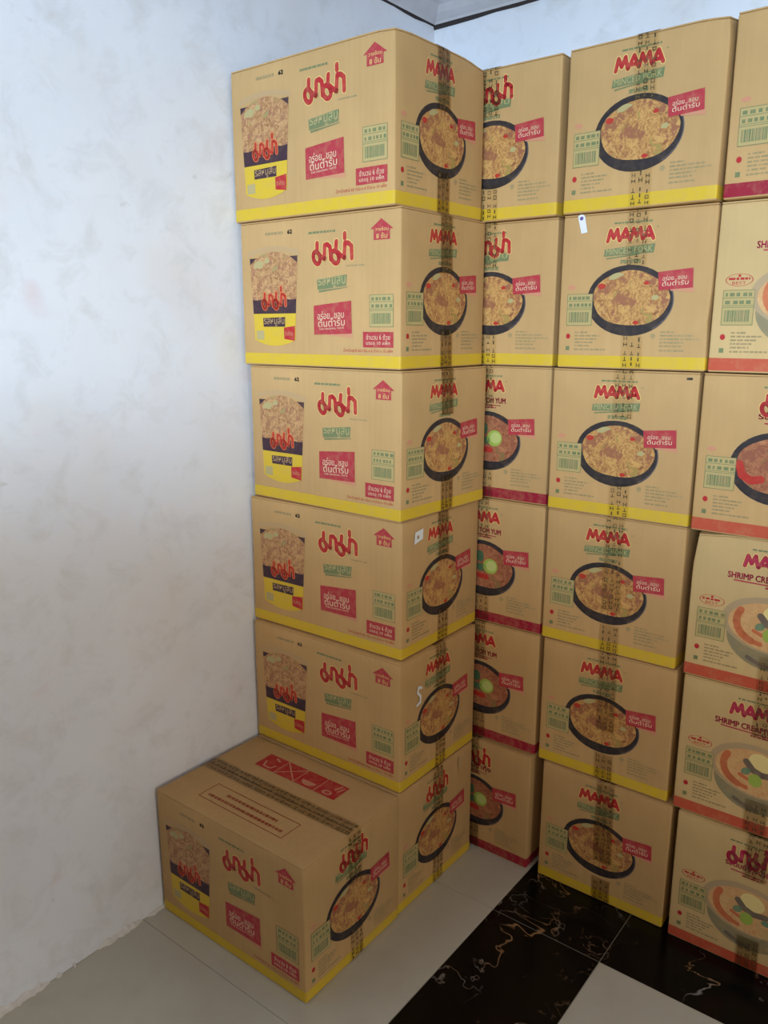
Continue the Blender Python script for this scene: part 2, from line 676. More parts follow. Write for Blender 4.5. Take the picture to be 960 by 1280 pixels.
ys = [WY0, R0 + T]
y = R0
while y > YF:
    ys.append(y)
    y -= T
ys.append(YF)
for ya, yb in zip(ys[1:], ys[:-1]):
    tile(wx(0), S0, ya, yb, 'tile_light')
ysd = [y for y in ys if y <= R0]
for ya, yb in zip(ysd[1:], ysd[:-1]):
    tile(S0, S1, ya, yb, 'tile_dark')
tile(S0, S1, R0, R1, 'tile_dark')
tile(S0, S1, R1, WY0, 'tile_light')
xs = [S1]
while xs[-1] + T < XR:
    xs.append(xs[-1] + T)
xs.append(XR)
for xa, xb in zip(xs[:-1], xs[1:]):
    tile(xa, xb, R0, R1, 'tile_dark')
    tile(xa, xb, R1, WY0, 'tile_light')
    for ya, yb in zip(ysd[1:], ysd[:-1]):
        tile(xa, xb, ya, yb, 'tile_light')

# ------------------------------------------------------------------ cartons
PITCHZ = 0.33
CL, CW, CH = 0.479, 0.329, 0.328
FLAP = 0.003


class Carton:
    def __init__(self, seed, label, loc, yaw, kind, card='card_tan', band='ink_yellow', dents=(), group=None):
        self.rng = random.Random(seed)
        r = self.rng
        self.bulge = [r.uniform(0.0004, 0.0018) for _ in range(4)]
        self.sag = r.uniform(0.001, 0.003)
        self.wave = [(r.uniform(-1, 1) * 0.0005, r.uniform(6, 16), r.uniform(0, 6.28), r.uniform(6, 16), r.uniform(0, 6.28)) for _ in range(4)]
        self.dents = dents
        e = bpy.data.objects.new('noodle_carton', None)
        e.empty_display_size = 0.1
        COL.objects.link(e)
        e.location = loc
        e.rotation_euler = (0, 0, yaw)
        e['label'] = label
        e['category'] = 'carton'
        if group:
            e['group'] = group
        self.root = e
        self.card = card
        self.band = band
        self.build()

    # gentle bulge, waviness and knocks shared by the board and by everything printed on it
    def warp(self, p):
        x, y, z = p
        a, b, c = 2 * x / CL, 2 * y / CW, 2 * (z - CH / 2) / CH
        fa, fb, fc = max(0, 1 - a * a), max(0, 1 - b * b), max(0, 1 - c * c)
        dx = (self.bulge[0] if a > 0 else self.bulge[1]) * a * fb * fc
        dy = (self.bulge[2] if b > 0 else self.bulge[3]) * b * fa * fc
        dz = -self.sag * fa * fb * (z / CH) ** 3
        w = self.wave
        dx += w[0][0] * math.sin(w[0][1] * y + w[0][2]) * math.sin(w[0][3] * z + w[0][4]) * 2
        dy += w[1][0] * math.sin(w[1][1] * x + w[1][2]) * math.sin(w[1][3] * z + w[1][4]) * 2
        for (cx, cy, cz, rad, vx, vy, vz) in self.dents:
            d2 = ((x - cx) ** 2 + (y - cy) ** 2 + (z - cz) ** 2) / (rad * rad)
            k = math.exp(-d2)
            dx += vx * k
            dy += vy * k
            dz += vz * k
        return (x + dx, y + dy, z + dz)

    def rbox(self, x0, x1, y0, y1, z0, z1, r, n=(14, 10, 10)):
        verts, faces, index = [], [], {}
        cx, cy, cz = (x0 + x1) / 2, (y0 + y1) / 2, (z0 + z1) / 2
        h = ((x1 - x0) / 2, (y1 - y0) / 2, (z1 - z0) / 2)

        def axis(hh, k):
            rr = min(r, hh * 0.9)
            mid = [-hh + rr + (2 * hh - 2 * rr) * i / k for i in range(k + 1)]
            return [-hh, -hh + rr * 0.4] + mid + [hh - rr * 0.4, hh]

        ax = [axis(h[i], n[i]) for i in range(3)]

        def vert(p):
            key = tuple(round(c * 1e6) for c in p)
            if key not in index:
                q = [max(-(h[i] - min(r, h[i] * 0.9)), min(h[i] - min(r, h[i] * 0.9), p[i])) for i in range(3)]
                d = [p[i] - q[i] for i in range(3)]
                ln = math.sqrt(sum(k * k for k in d)) or 1
                rr = min(r, min(h) * 0.9)
                q = [q[i] + d[i] / ln * rr for i in range(3)]
                index[key] = len(verts)
                verts.append(self.warp((q[0] + cx, q[1] + cy, q[2] + cz)))
            return index[key]

        for k in range(3):
            i, j = (k + 1) % 3, (k + 2) % 3
            for s in (-1, 1):
                for a in range(len(ax[i]) - 1):
                    for b in range(len(ax[j]) - 1):
                        quad = []
                        for (da, db) in ((0, 0), (1, 0), (1, 1), (0, 1)):
                            p = [0, 0, 0]
                            p[k] = s * h[k]
                            p[i] = ax[i][a + da]
                            p[j] = ax[j][b + db]
                            quad.append(vert(p))
                        faces.append(tuple(quad if s > 0 else quad[::-1]))
        return verts, faces

    def put(self, name, fl, face, layer, mat, parent=None):
        off = 0.00035 + 0.00014 * layer
        out = []
        for u, w in fl.v:
            if face == 'end':
                p = (CL / 2 + off, u - CW / 2, w)
            elif face == 'cup':
                p = (u - CL / 2, -CW / 2 - off, w)
            else:
                p = (u - CL / 2, w - CW / 2, CH + off)
            out.append(self.warp(p))
        return link(name, out, fl.f, mat, parent or self.root)

    def build(self):
        v, f = self.rbox(-CL / 2, CL / 2, -CW / 2, CW / 2, 0, CH - FLAP, 0.004)
        link('body', v, f, self.card, self.root, True)
        for y0, y1 in ((-CW / 2 + 0.0008, -0.0008), (0.0008, CW / 2 - 0.0008)):
            v, f = self.rbox(-CL / 2 + 0.0008, CL / 2 - 0.0008, y0, y1, CH - FLAP, CH, 0.0011, (12, 6, 1))
            link('top_flap', v, f, self.card, self.root, True)
        # coloured band printed round the foot
        path = []
        hx, hy, r, off = CL / 2, CW / 2, 0.004, 0.00035
        cs = [((hx - r, hy - r), 0), ((-hx + r, hy - r), 90), ((-hx + r, -hy + r), 180), ((hx - r, -hy + r), 270)]
        for q, ((cx, cy), a0) in enumerate(cs):
            for k in range(5):
                a = math.radians(a0 + 90 * k / 4)
                path.append((cx + (r + off) * math.cos(a), cy + (r + off) * math.sin(a)))
            nx = cs[(q + 1) % 4]
            a = math.radians(a0 + 90)
            e0 = path[-1]
            b = math.radians(nx[1])
            e1 = (nx[0][0] + (r + off) * math.cos(b), nx[0][1] + (r + off) * math.sin(b))
            for k in range(1, 14):
                path.append((e0[0] + (e1[0] - e0[0]) * k / 14, e0[1] + (e1[1] - e0[1]) * k / 14))
        v, f = [], []
        m = len(path)
        hb = 0.0285
        for j in range(4):
            z = 0.0035 + (hb - 0.0035) * j / 3
            for p in path:
                v.append(self.warp((p[0], p[1], z)))
        for j in range(3):
            for i in range(m):
                k = (i + 1) % m
                f.append((j * m + i, j * m + k, (j + 1) * m + k, (j + 1) * m + i))
        link('printed_band', v, f, self.band, self.root, True)

    # ---------------- tape
    def ribbon(self, pts, yc, hw, parent=None, marks=True, skew=0.0):
        """pts: (x, z, nx, nz) along the tape"""
        v, f = [], []
        K = 6
        for i, (x, z, nx, nz) in enumerate(pts):
            for k in range(K + 1):
                yy = yc - hw + 2 * hw * k / K + skew * z
                q = self.warp((x, yy, z))
                v.append((q[0] + nx * 0.0016, q[1], q[2] + nz * 0.0016))
        for i in range(len(pts) - 1):
            for k in range(K):
                a = i * (K + 1) + k
                f.append((a, a + 1, a + K + 2, a + K + 1))
        tp = link('tape', v, f, 'tape', self.root, True)
        # running print of the tape: three lines of small signs
        r = self.rng
        mv, mf = [], []
        s = [0.0]
        for a, b in zip(pts[:-1], pts[1:]):
            s.append(s[-1] + math.dist(a[:2], b[:2]))

        def at(d, lat):
            for i in range(len(s) - 1):
                if d <= s[i + 1]:
                    k = (d - s[i]) / max(1e-9, s[i + 1] - s[i])
                    P = [pts[i][q] + (pts[i + 1][q] - pts[i][q]) * k for q in range(4)]
                    q = self.warp((P[0], yc + lat + skew * P[1], P[1]))
                    return (q[0] + P[2] * 0.00175, q[1], q[2] + P[3] * 0.00175)
            return None

        def mark(d0, d1, l0, l1):
            c = [at(d0, l0), at(d1, l0), at(d1, l1), at(d0, l1)]
            if None in c:
                return
            n = len(mv)
            mv.extend(c)
            mf.append((n, n + 1, n + 2, n + 3))

        for row, lat in enumerate((-0.0150, 0.0, 0.0150)):
            d = 0.003 + 0.003 * (row % 2)
            c = 0
            while d < s[-1] - 0.010:
                w, h = r.uniform(0.0065, 0.0095), 0.0040
                st = r.choice('EHTOI')
                b = 0.0015
                if st in 'EH':
                    mark(d, d + w, lat - h, lat - h + b)
                    mark(d, d + w, lat + h - b, lat + h)
                    mark(d + w * 0.4, d + w * 0.4 + b, lat - h, lat + h)
                elif st == 'T':
                    mark(d, d + b, lat - h, lat + h)
                    mark(d, d + w, lat - b / 2, lat + b / 2)
                elif st == 'O':
                    mark(d, d + b, lat - h, lat + h)
                    mark(d + w - b, d + w, lat - h, lat + h)
                    mark(d, d + w, lat - h, lat - h + b)
                    mark(d, d + w, lat + h - b, lat + h)
                else:
                    mark(d, d + w, lat - b, lat + b)
                c += 1
                d += w + (0.0040 if c % 3 else 0.0100)
        if mf:
            link('tape_printing', mv, mf, 'ink_tape', tp)

    def tape(self, vend, vbot, yc=0.006, skew=-0.02, far=0.10):
        hw = 0.0235
        pts = []
        n = max(4, int((CH - vend) / 0.012))
        for i in range(n):
            pts.append((CL / 2, vend + (CH - 0.004 - vend) * i / n, 1, 0))
        for k in range(5):
            a = math.radians(22.5 * k)
            pts.append((CL / 2 - 0.004 + 0.004 * math.cos(a), CH - 0.004 + 0.004 * math.sin(a), math.cos(a), math.sin(a)))
        for i in range(1, 30):
            pts.append((CL / 2 - 0.004 - (CL - 0.008) * i / 30, CH, 0, 1))
        for k in range(5):
            a = math.radians(90 + 22.5 * k)
            pts.append((-CL / 2 + 0.004 + 0.004 * math.cos(a), CH - 0.004 + 0.004 * math.sin(a), math.cos(a), math.sin(a)))
        for i in range(1, 8):
            pts.append((-CL / 2, CH - 0.004 - far * i / 7, -1, 0))
        self.ribbon(pts, yc, hw, skew=skew)
        if vbot > 0.02:
            pts = [(CL / 2, 0.002 + (vbot - 0.002) * i / 7, 1, 0) for i in range(8)]
            self.ribbon(pts, yc, hw, skew=skew)

    # ---------------- prints of the short end
    def banner(self, face, a, b, c, d, layer, lines, parent=None):
        """a b c d: lower left, lower right, upper right, upper left"""
        pale = self.put('banner_shadow', Flat().quad((a[0] + 0.35 * (b[0] - a[0]), a[1] - 0.001), (b[0] + 0.003, b[1] - 0.009), (b[0] + 0.001, b[1] + 0.004), (a[0] + 0.35 * (b[0] - a[0]), a[1] + 0.004)), face, layer - 1, 'ink_banner_pale')
        bn = self.put('banner', Flat().quad(a, b, c, d), face, layer, 'ink_banner')
        pale.parent = bn
        w, h = b[0] - a[0], d[1] - a[1]
        sl = (c[1] - d[1]) / w * 0.6
        fl = Flat()
        for (tx, u0, u1, v0, v1) in lines:
            fl.text(tx, a[0] + u0 * w, a[1] + v0 * h, a[0] + u1 * w, a[1] + v1 * h, slope=sl)
        self.put('banner_lettering', fl, face, layer + 1, 'ink_white', bn)

    def panel(self, face, u0, v0, u1, v1, layer, big=False):
        w, h = u1 - u0, v1 - v0
        pn = self.put('barcode_panel', Flat().rect(u0, v0, u1, v1), face, layer, 'ink_panel')
        fl = Flat()
        e = 0.0011
        mid0, mid1 = v0 + h * 0.50, v0 + h * 0.55
        for (x0, y0, x1, y1) in ((u0, v0, u1, v0 + e), (u0, v1 - e, u1, v1), (u0, v0, u0 + e, v1), (u1 - e, v0, u1, v1),
                                 (u0, mid0, u1, mid0 + e), (u0, mid1, u1, mid1 + e), (u0, v0 + h * 0.77, u1, v0 + h * 0.77 + e)):
            fl.rect(x0, y0, x1, y1)
        self.put('panel_frame', fl, face, layer + 1, 'ink_green', pn)
        fl = Flat()
        for vv in (v0 + h * 0.60, v0 + h * 0.82):
            u = u0 + w * 0.08
            while u < u1 - w * 0.12:
                lw = self.rng.uniform(0.004, 0.010)
                fl.poly([(u, vv), (min(u + lw, u1 - 0.003), vv), (min(u + lw, u1 - 0.003), vv + h * 0.10), (u, vv + h * 0.10)])
                u += lw + self.rng.uniform(0.002, 0.006)
        self.put('panel_lettering', fl, face, layer + 1, 'ink_green', pn)
        fl = Flat()
        rr = random.Random(4)
        u = u0 + w * 0.09
        while u < u0 + w * 0.86:
            bw = rr.choice((0.0010, 0.0016, 0.0026, 0.0036))
            fl.rect(u, v0 + h * 0.10, min(u + bw, u0 + w * 0.9), v0 + h * 0.43)
            u += bw + rr.choice((0.0008, 0.0011, 0.0016))
        self.put('barcode', fl, face, layer + 1, 'ink_green', pn)

    def logo(self, face, thai, u0, v0, u1, v1, layer, mat='ink_red', halo='ink_halo', slope=0.0, k=1.0):
        w = (0.0049 if thai else 0.0040) * k
        fn = thai_logo if thai else latin_logo
        lg = self.put('logo_lettering', fn(u0, v0, u1, v1, w, slope), face, layer + 1, mat)
        if halo:
            self.put('logo_outline', fn(u0, v0, u1, v1, w + 0.0017 * k, slope), face, layer, halo, lg)
        return lg

    def textlines(self, face, u0, v1, widths, layer, pitch=0.0072, h=0.0034, mat='ink_grey_green', name='small_print'):
        fl = Flat()
        v = v1
        for w in widths:
            if w > 0:
                fl.dashes(u0, u0 + w, v - h, h, self.rng)
            v -= pitch
        return self.put(name, fl, face, layer, mat)

    def end_print(self, thai, flavour, logo_mat='ink_red', oval=False):
        F = 'end'
        R = self.rng
        # line above the word mark
        self.textlines(F, 0.117, 0.306, [0.082], 1, mat='ink_green', h=0.0036, name='makers_line')
        if thai:
            self.logo(F, True, 0.112, 0.247, 0.212, 0.304, 1, logo_mat, slope=0.02, k=0.92)
        else:
            self.logo(F, False, 0.104, 0.268, 0.204, 0.292, 1, logo_mat, slope=0.01)
            self.put('trade_mark', Flat().rect(0.2085, 0.291, 0.213, 0.2925), F, 1, 'ink_green')
        if flavour == 'minced':
            br = self.put('flavour_brush', Flat().quad((0.098, 0.237), (0.206, 0.241), (0.208, 0.259), (0.100, 0.252)).quad((0.104, 0.231), (0.175, 0.238), (0.178, 0.241), (0.104, 0.234)), F, 1, 'ink_green')
            fl = Flat().text('รสหมูสับ' if thai else 'MINCED PORK', 0.103, 0.2405, 0.203, 0.2525 if not thai else 0.258, slope=0.03)
            self.put('flavour_lettering', fl, F, 2, 'ink_green_pale', br)
            self.textlines(F, 0.136, 0.229, [0.044, 0.044], 1, pitch=0.0042, mat='ink_green', name='flavour_line')
        else:
            m = 'ink_crimson' if flavour == 'tomyum' else 'ink_magenta'
            if flavour == 'creamy':
                tx, u0, u1 = ('SHRIMP CREAMY TOM YUM', 0.074, 0.258)
            else:
                tx, u0, u1 = ('SHRIMP TOM YUM', 0.098, 0.210)
            if thai:
                tx, u0, u1 = ('รสต้มยำกุ้ง' if flavour == 'tomyum' else 'รสต้มยำกุ้งน้ำข้น', 0.112, 0.212)
            fl = Flat().text(tx, u0, 0.238, u1, 0.251 if not thai else 0.257, bold=0.0006)
            lt = self.put('flavour_lettering', fl, F, 1, m)
            self.put('flavour_underline', Flat().quad((u0 + 0.012, 0.2325), (u1 - 0.012, 0.2315), (u1 - 0.014, 0.2335), (u0 + 0.012, 0.2355)), F, 1, m, lt)
            self.textlines(F, 0.148, 0.229, [0.036], 1, mat=m, name='flavour_line')
        # bowl
        rot = -0.07
        if flavour in ('minced', 'tomyum'):
            bw = self.put('bowl_picture', Flat().ell(0.160, 0.1445, 0.0945, 0.0735, rot, rings=6), F, 1, 'ink_bowl')
            self.put('bowl_rim', Flat().ell(0.161, 0.146, 0.0945, 0.072, rot, inner=0.975, rings=1, seg=48, a0=-0.9, a1=0.9), F, 2, 'ink_bowl_edge', bw)
            self.put('noodle_picture', Flat().ell(0.1625, 0.149, 0.083, 0.0575, rot, rings=6, wob=0.02, rng=random.Random(3)), F, 2, 'food_minced' if flavour == 'minced' else 'food_tomyum', bw)
            if flavour == 'minced':
                rr = random.Random(8)
                for cu_, cv_, ru_, rv_ in ((0.098, 0.176, 0.008, 0.0065), (0.178, 0.099, 0.007, 0.004), (0.196, 0.180, 0.006, 0.004)):
                    self.put('chili_picture', Flat().ell(cu_, cv_, ru_, rv_, rng=rr, wob=0.1, seg=12, rings=1), F, 3, 'ink_chili', bw)
                for cu_, cv_, ru_, rv_, ro_ in ((0.128, 0.196, 0.016, 0.006, 0.25), (0.216, 0.150, 0.008, 0.005, 0.0)):
                    self.put('spring_onion_picture', Flat().ell(cu_, cv_, ru_, rv_, ro_, seg=14, rings=1, wob=0.12, rng=rr), F, 3, 'ink_green_pale', bw)
            else:
                self.put('lime_picture', Flat().ell(0.183, 0.152, 0.021, 0.020, seg=20, rings=2), F, 3, 'ink_lime', bw)
                self.put('lime_flesh_picture', Flat().ell(0.186, 0.153, 0.015, 0.014, seg=16, rings=1), F, 4, 'ink_lime_pale', bw)
                rr = random.Random(9)
                self.put('leaf_picture', Flat().ell(0.150, 0.176, 0.013, 0.016, 0.5, seg=16, rings=2, wob=0.1, rng=rr), F, 3, 'ink_leaf', bw)
                self.put('leaf_picture', Flat().ell(0.155, 0.146, 0.015, 0.010, seg=14, rings=1, wob=0.1, rng=rr), F, 3, 'ink_leaf', bw)
                self.put('shrimp_picture', Flat().stroke([(0.085, 0.15), (0.092, 0.128), (0.110, 0.118), (0.128, 0.122)], 0.008).stroke([(0.15, 0.124), (0.172, 0.122)], 0.007), F, 3, 'ink_chili', bw)
        else:
            bw = self.put('bowl_picture', Flat().ell(0.170, 0.118, 0.088, 0.068, rot, rings=6), F, 1, 'ink_bowl_glass')
            self.put('bowl_rim', Flat().ell(0.168, 0.147, 0.098, 0.060, rot, rings=6), F, 2, 'ink_bowl_pale', bw)
            self.put('bowl_shade', Flat().stroke([(0.128, 0.072), (0.150, 0.062), (0.176, 0.058)], 0.0045), F, 2, 'ink_slate', bw)
            self.put('noodle_picture', Flat().ell(0.171, 0.143, 0.088, 0.052, rot, rings=6), F, 3, 'food_creamy', bw)
            self.put('shrimp_picture', Flat().stroke(arc(0.150, 0.150, 0.050, 0.044, 150, 250, 8), 0.0075).stroke([(0.118, 0.120), (0.135, 0.108), (0.150, 0.105)], 0.005).stroke([(0.135, 0.132), (0.152, 0.125)], 0.004), F, 4, 'ink_shrimp', bw)
            self.put('egg_picture', Flat().ell(0.176, 0.170, 0.026, 0.020, -0.3, rings=2, seg=20), F, 4, 'ink_egg', bw)
            self.put('mushroom_picture', Flat().stroke([(0.146, 0.166), (0.160, 0.150), (0.180, 0.143), (0.205, 0.146)], 0.007), F, 5, 'ink_slate', bw)
            self.put('leaf_picture', Flat().ell(0.147, 0.143, 0.011, 0.008, 0.6, seg=12, rings=1), F, 5, 'ink_teal', bw)
            self.put('leaf_picture', Flat().ell(0.208, 0.132, 0.012, 0.007, seg=12, rings=1), F, 5, 'ink_teal', bw)
            self.put('lime_picture', Flat().ell(0.167, 0.127, 0.014, 0.015, seg=16, rings=2), F, 6, 'ink_lime', bw)
        # banner on the right of the bowl
        if flavour in ('minced', 'tomyum'):
            self.banner(F, (0.222, 0.164), (0.292, 0.168), (0.290, 0.207), (0.219, 0.201), 6,
                        [('อร่อย...ชอบ', 0.1, 0.8, 0.52, 0.80), ('ต้นตำรับ', 0.1, 0.86, 0.22, 0.5)])
        else:
            self.banner(F, (0.238, 0.164), (0.300, 0.168), (0.298, 0.207), (0.236, 0.201), 8,
                        [('อร่อย...ชอบ', 0.1, 0.8, 0.52, 0.80), ('ต้นตำรับ', 0.1, 0.86, 0.22, 0.5)])
        self.panel(F, 0.019, 0.093, 0.079, 0.161, 5)
        # oval badge above the panel
        if oval:
            bd = self.put('badge', Flat().ell(0.047, 0.180, 0.026, 0.012, inner=0.94, rings=1, seg=30), F, 1, 'ink_red')
            self.put('badge_lettering', Flat().text('BEST', 0.034, 0.1715, 0.060, 0.177).dashes(0.027, 0.067, 0.180, 0.0045, R).ell(0.047, 0.188, 0.003, 0.0025, seg=8, rings=1), F, 1, 'ink_red', bd)
        else:
            self.put('badge', Flat().ell(0.028, 0.1755, 0.0095, 0.0048, seg=16, rings=1), F, 1, 'ink_banner_pale')
        self.put('red_dot', Flat().ell(0.0245, 0.070, 0.0052, 0.0058, seg=14, rings=1), F, 1, 'ink_red')
        self.put('green_square', Flat().rect(0.0195, 0.039, 0.0285, 0.048), F, 1, 'ink_green')
        self.textlines(F, 0.040, 0.080, [0.030, 0.060, 0.052, 0.044, 0.036], 1)
        self.textlines(F, 0.040, 0.043, [0.074], 1)
        self.put('round_seal', Flat().ell(0.217, 0.071, 0.0055, 0.0055, seg=14, rings=1), F, 1, 'ink_grey_green')
        self.textlines(F, 0.232, 0.081, [0.030, 0.070, 0.082, 0.054, 0.046], 1)
        self.textlines(F, 0.232, 0.043, [0.052], 1)

    # ---------------- prints of the long side
    def side_print(self):
        F = 'cup'
        R = self.rng
        dc = self.textlines(F, 0.084, 0.302, [0.058], 1, h=0.006, mat='ink_grey_green', name='date_code')
        self.put('date_number', Flat().text('62', 0.157, 0.2955, 0.171, 0.3035, bold=0.0008), F, 1, 'ink_black', dc)
        # noodle cup
        cup = self.put('cup_picture', Flat().quad((0.041, 0.060), (0.175, 0.060), (0.187, 0.247), (0.030, 0.247)), F, 1, 'ink_purple')
        low = Flat().quad((0.0405, 0.060), (0.1755, 0.060), (0.179, 0.120), (0.0375, 0.120))
        low.v = [(u, v - 0.0145 * max(0, 1 - ((u - 0.108) / 0.068) ** 2) * (1 - (v - 0.060) / 0.060)) for u, v in low.v]
        self.put('cup_label', low, F, 2, 'ink_yellow', cup)
        lid = Flat().quad((0.023, 0.249), (0.193, 0.246), (0.193, 0.258), (0.023, 0.261))
        lid.v = [(u, v + 0.012 * max(0, 1 - ((u - 0.108) / 0.086) ** 2)) for u, v in lid.v]
        self.put('cup_lid', lid, F, 1, 'ink_lid', cup)
        nd = Flat().quad((0.035, 0.152), (0.181, 0.152), (0.1865, 0.232), (0.031, 0.232))
        nd.v = [(u, v + (0.027 * max(0, 1 - ((u - 0.108) / 0.072) ** 2) ** 0.7) * (v - 0.152) / 0.08 + 0.002 * math.sin(u * 190) * (1 if v < 0.16 else 0)) for u, v in nd.v]
        self.put('noodle_picture', nd, F, 2, 'food_cup', cup)
        rr = random.Random(12)
        self.put('spring_onion_picture', Flat().ell(0.060, 0.232, 0.017, 0.009, 0.2, seg=16, rings=2, wob=0.12, rng=rr).ell(0.088, 0.240, 0.010, 0.006, 0.2, seg=12, rings=1, wob=0.12, rng=rr), F, 3, 'ink_green_pale', cup)
        lg = self.put('cup_logo', thai_logo(0.066, 0.128, 0.150, 0.180, 0.0030, 0.0), F, 4, 'ink_chili', cup)
        self.put('cup_logo_outline', thai_logo(0.066, 0.128, 0.150, 0.180, 0.0046, 0.0), F, 3, 'ink_orange_line', cup)
        self.put('cup_flavour_brush', Flat().quad((0.071, 0.090), (0.143, 0.090), (0.144, 0.112), (0.070, 0.110)), F, 3, 'ink_purple', cup)
        self.put('cup_flavour_lettering', Flat().text('รสหมูสับ', 0.073, 0.091, 0.141, 0.113), F, 4, 'ink_lid', cup)
        self.put('cup_seal', Flat().rect(0.046, 0.060, 0.072, 0.081), F, 3, 'ink_green_pale', cup)
        self.put('cup_banner', Flat().quad((0.139, 0.062), (0.1735, 0.058), (0.1755, 0.092), (0.139, 0.088)), F, 3, 'ink_red', cup)
        self.put('cup_banner_lettering', Flat().text('ต้นตำรับ', 0.143, 0.070, 0.170, 0.080), F, 4, 'ink_banner_pale', cup)
        # word mark and flavour
        self.textlines(F, 0.222, 0.2945, [0.080], 1, h=0.0045, mat='ink_green', name='makers_line')
        self.logo(F, True, 0.231, 0.222, 0.354, 0.288, 1, 'ink_red', 'ink_halo', slope=-0.02, k=1.08)
        self.textlines(F, 0.331, 0.2195, [0.052], 1, h=0.003, mat='ink_grey_green', name='trade_mark')
        fb = self.put('flavour_brush', Flat().quad((0.248, 0.170), (0.332, 0.176), (0.334, 0.200), (0.246, 0.192)).quad((0.252, 0.164), (0.330, 0.172), (0.340, 0.1745), (0.252, 0.169)), F, 1, 'ink_green')
        self.put('flavour_lettering', Flat().text('รสหมูสับ', 0.250, 0.172, 0.330, 0.201, slope=0.03), F, 2, 'ink_green_pale', fb)
        self.banner(F, (0.235, 0.072), (0.347, 0.075), (0.346, 0.145), (0.235, 0.136), 2,
                    [('อร่อย...ชอบ', 0.10, 0.80, 0.52, 0.80), ('ต้นตำรับ', 0.12, 0.82, 0.26, 0.55), ('THE ORIGINAL TASTE', 0.14, 0.80, 0.16, 0.22)])
        # stacking arrow
        ar = Flat().poly([(0.399, 0.288), (0.460, 0.286), (0.4285, 0.308)]).rect(0.408, 0.266, 0.451, 0.288)
        ar = self.put('stacking_arrow', ar, F, 1, 'ink_banner')
        self.put('arrow_lettering', Flat().text('วางซ้อน', 0.412, 0.2835, 0.447, 0.2915).text('8 ชั้น', 0.415, 0.2685, 0.444, 0.280), F, 2, 'ink_halo', ar)
        self.panel(F, 0.397, 0.089, 0.461, 0.156, 2)
        cp = self.put('count_panel', Flat().rect(0.378, 0.046, 0.461, 0.079), F, 1, 'ink_banner')
        self.put('count_lettering', Flat().text('จำนวน 6 ถ้วย', 0.387, 0.0625, 0.452, 0.0745).text('บรรจุ 10 แพ็ค', 0.387, 0.0495, 0.452, 0.0605), F, 2, 'ink_white', cp)
        self.put('weight_lettering', Flat().text('น้ำหนักสุทธิ 60 กรัม x 6 ถ้วย x 10 แพ็ค', 0.322, 0.0335, 0.459, 0.0435), F, 1, 'ink_red')

    # ---------------- prints of the top
    def top_print(self):
        F = 'top'
        rd = Flat().quad((0.099, 0.227), (0.364, 0.227), (0.364, 0.287), (0.099, 0.287))
        rd = self.put('handling_icons', rd, F, 1, 'ink_red')
        c = Flat()
        for u in (0.165, 0.232, 0.298):
            c.rect(u - 0.0012, 0.227, u + 0.0012, 0.287)
        # hook, slash, bowl, dish
        c.stroke([(0.114, 0.255), (0.122, 0.236), (0.144, 0.236), (0.150, 0.250)], 0.0026)
        c.stroke([(0.130, 0.278), (0.144, 0.272)], 0.003)
        c.stroke([(0.167, 0.284), (0.230, 0.230)], 0.0018)
        c.stroke([(0.167, 0.230), (0.230, 0.284)], 0.0014)
        c.poly([(0.244, 0.252)] + [(0.266 + 0.022 * math.cos(math.radians(a)), 0.252 + 0.018 * math.sin(math.radians(a))) for a in range(200, 345, 20)] + [(0.288, 0.252)])
        c.ell(0.330, 0.242, 0.014, 0.009, inner=0.6, seg=16, rings=1)
        c.stroke([(0.340, 0.262), (0.346, 0.280)], 0.003).stroke([(0.350, 0.258), (0.356, 0.276)], 0.0025)
        self.put('icon_drawing', c, F, 2, 'ink_banner_pale', rd)
        bx = Flat()
        u0, v0, u1, v1, e = 0.096, 0.047, 0.370, 0.111, 0.0022
        bx.rect(u0, v0, u1, v0 + e).rect(u0, v1 - e, u1, v1).rect(u0, v0, u0 + e, v1).rect(u1 - e, v0, u1, v1)
        nb = self.put('notice_frame', bx, F, 1, 'ink_brown_red')
        c = Flat().dashes(0.152, 0.318, 0.084, 0.0085, self.rng).dashes(0.112, 0.354, 0.062, 0.0085, self.rng)
        self.put('notice_lettering', c, F, 1, 'ink_brown_red', nb)

    def sticker(self, fl, mat, extra=None):
        s = self.put('sticker', fl, 'end', 14, mat)
        if extra:
            self.put('sticker_mark', extra[0], 'end', 15, extra[1], s)


def left_loc(nx, ny, yaw, row):
    """near corner (largest x, smallest y) -> carton centre"""
    ux, uy = (math.cos(yaw), math.sin(yaw)), (-math.sin(yaw), math.cos(yaw))
    return (nx - ux[0] * CL / 2 + uy[0] * CW / 2, ny - ux[1] * CL / 2 + uy[1] * CW / 2, (6 - row) * PITCHZ)


def back_loc(x, y, yaw, row):
    """front left corner of the visible end -> carton centre, end facing the room"""
    ux, uy = (math.cos(yaw), math.sin(yaw)), (-math.sin(yaw), math.cos(yaw))
    return (x + ux[0] * CW / 2 + uy[0] * CL / 2, y + ux[1] * CW / 2 + uy[1] * CL / 2, (6 - row) * PITCHZ)


D = math.radians
ORD = {1: 'topmost', 2: 'second from the top', 3: 'third from the top', 4: 'fourth from the top', 5: 'fifth from the top', 6: 'bottom'}

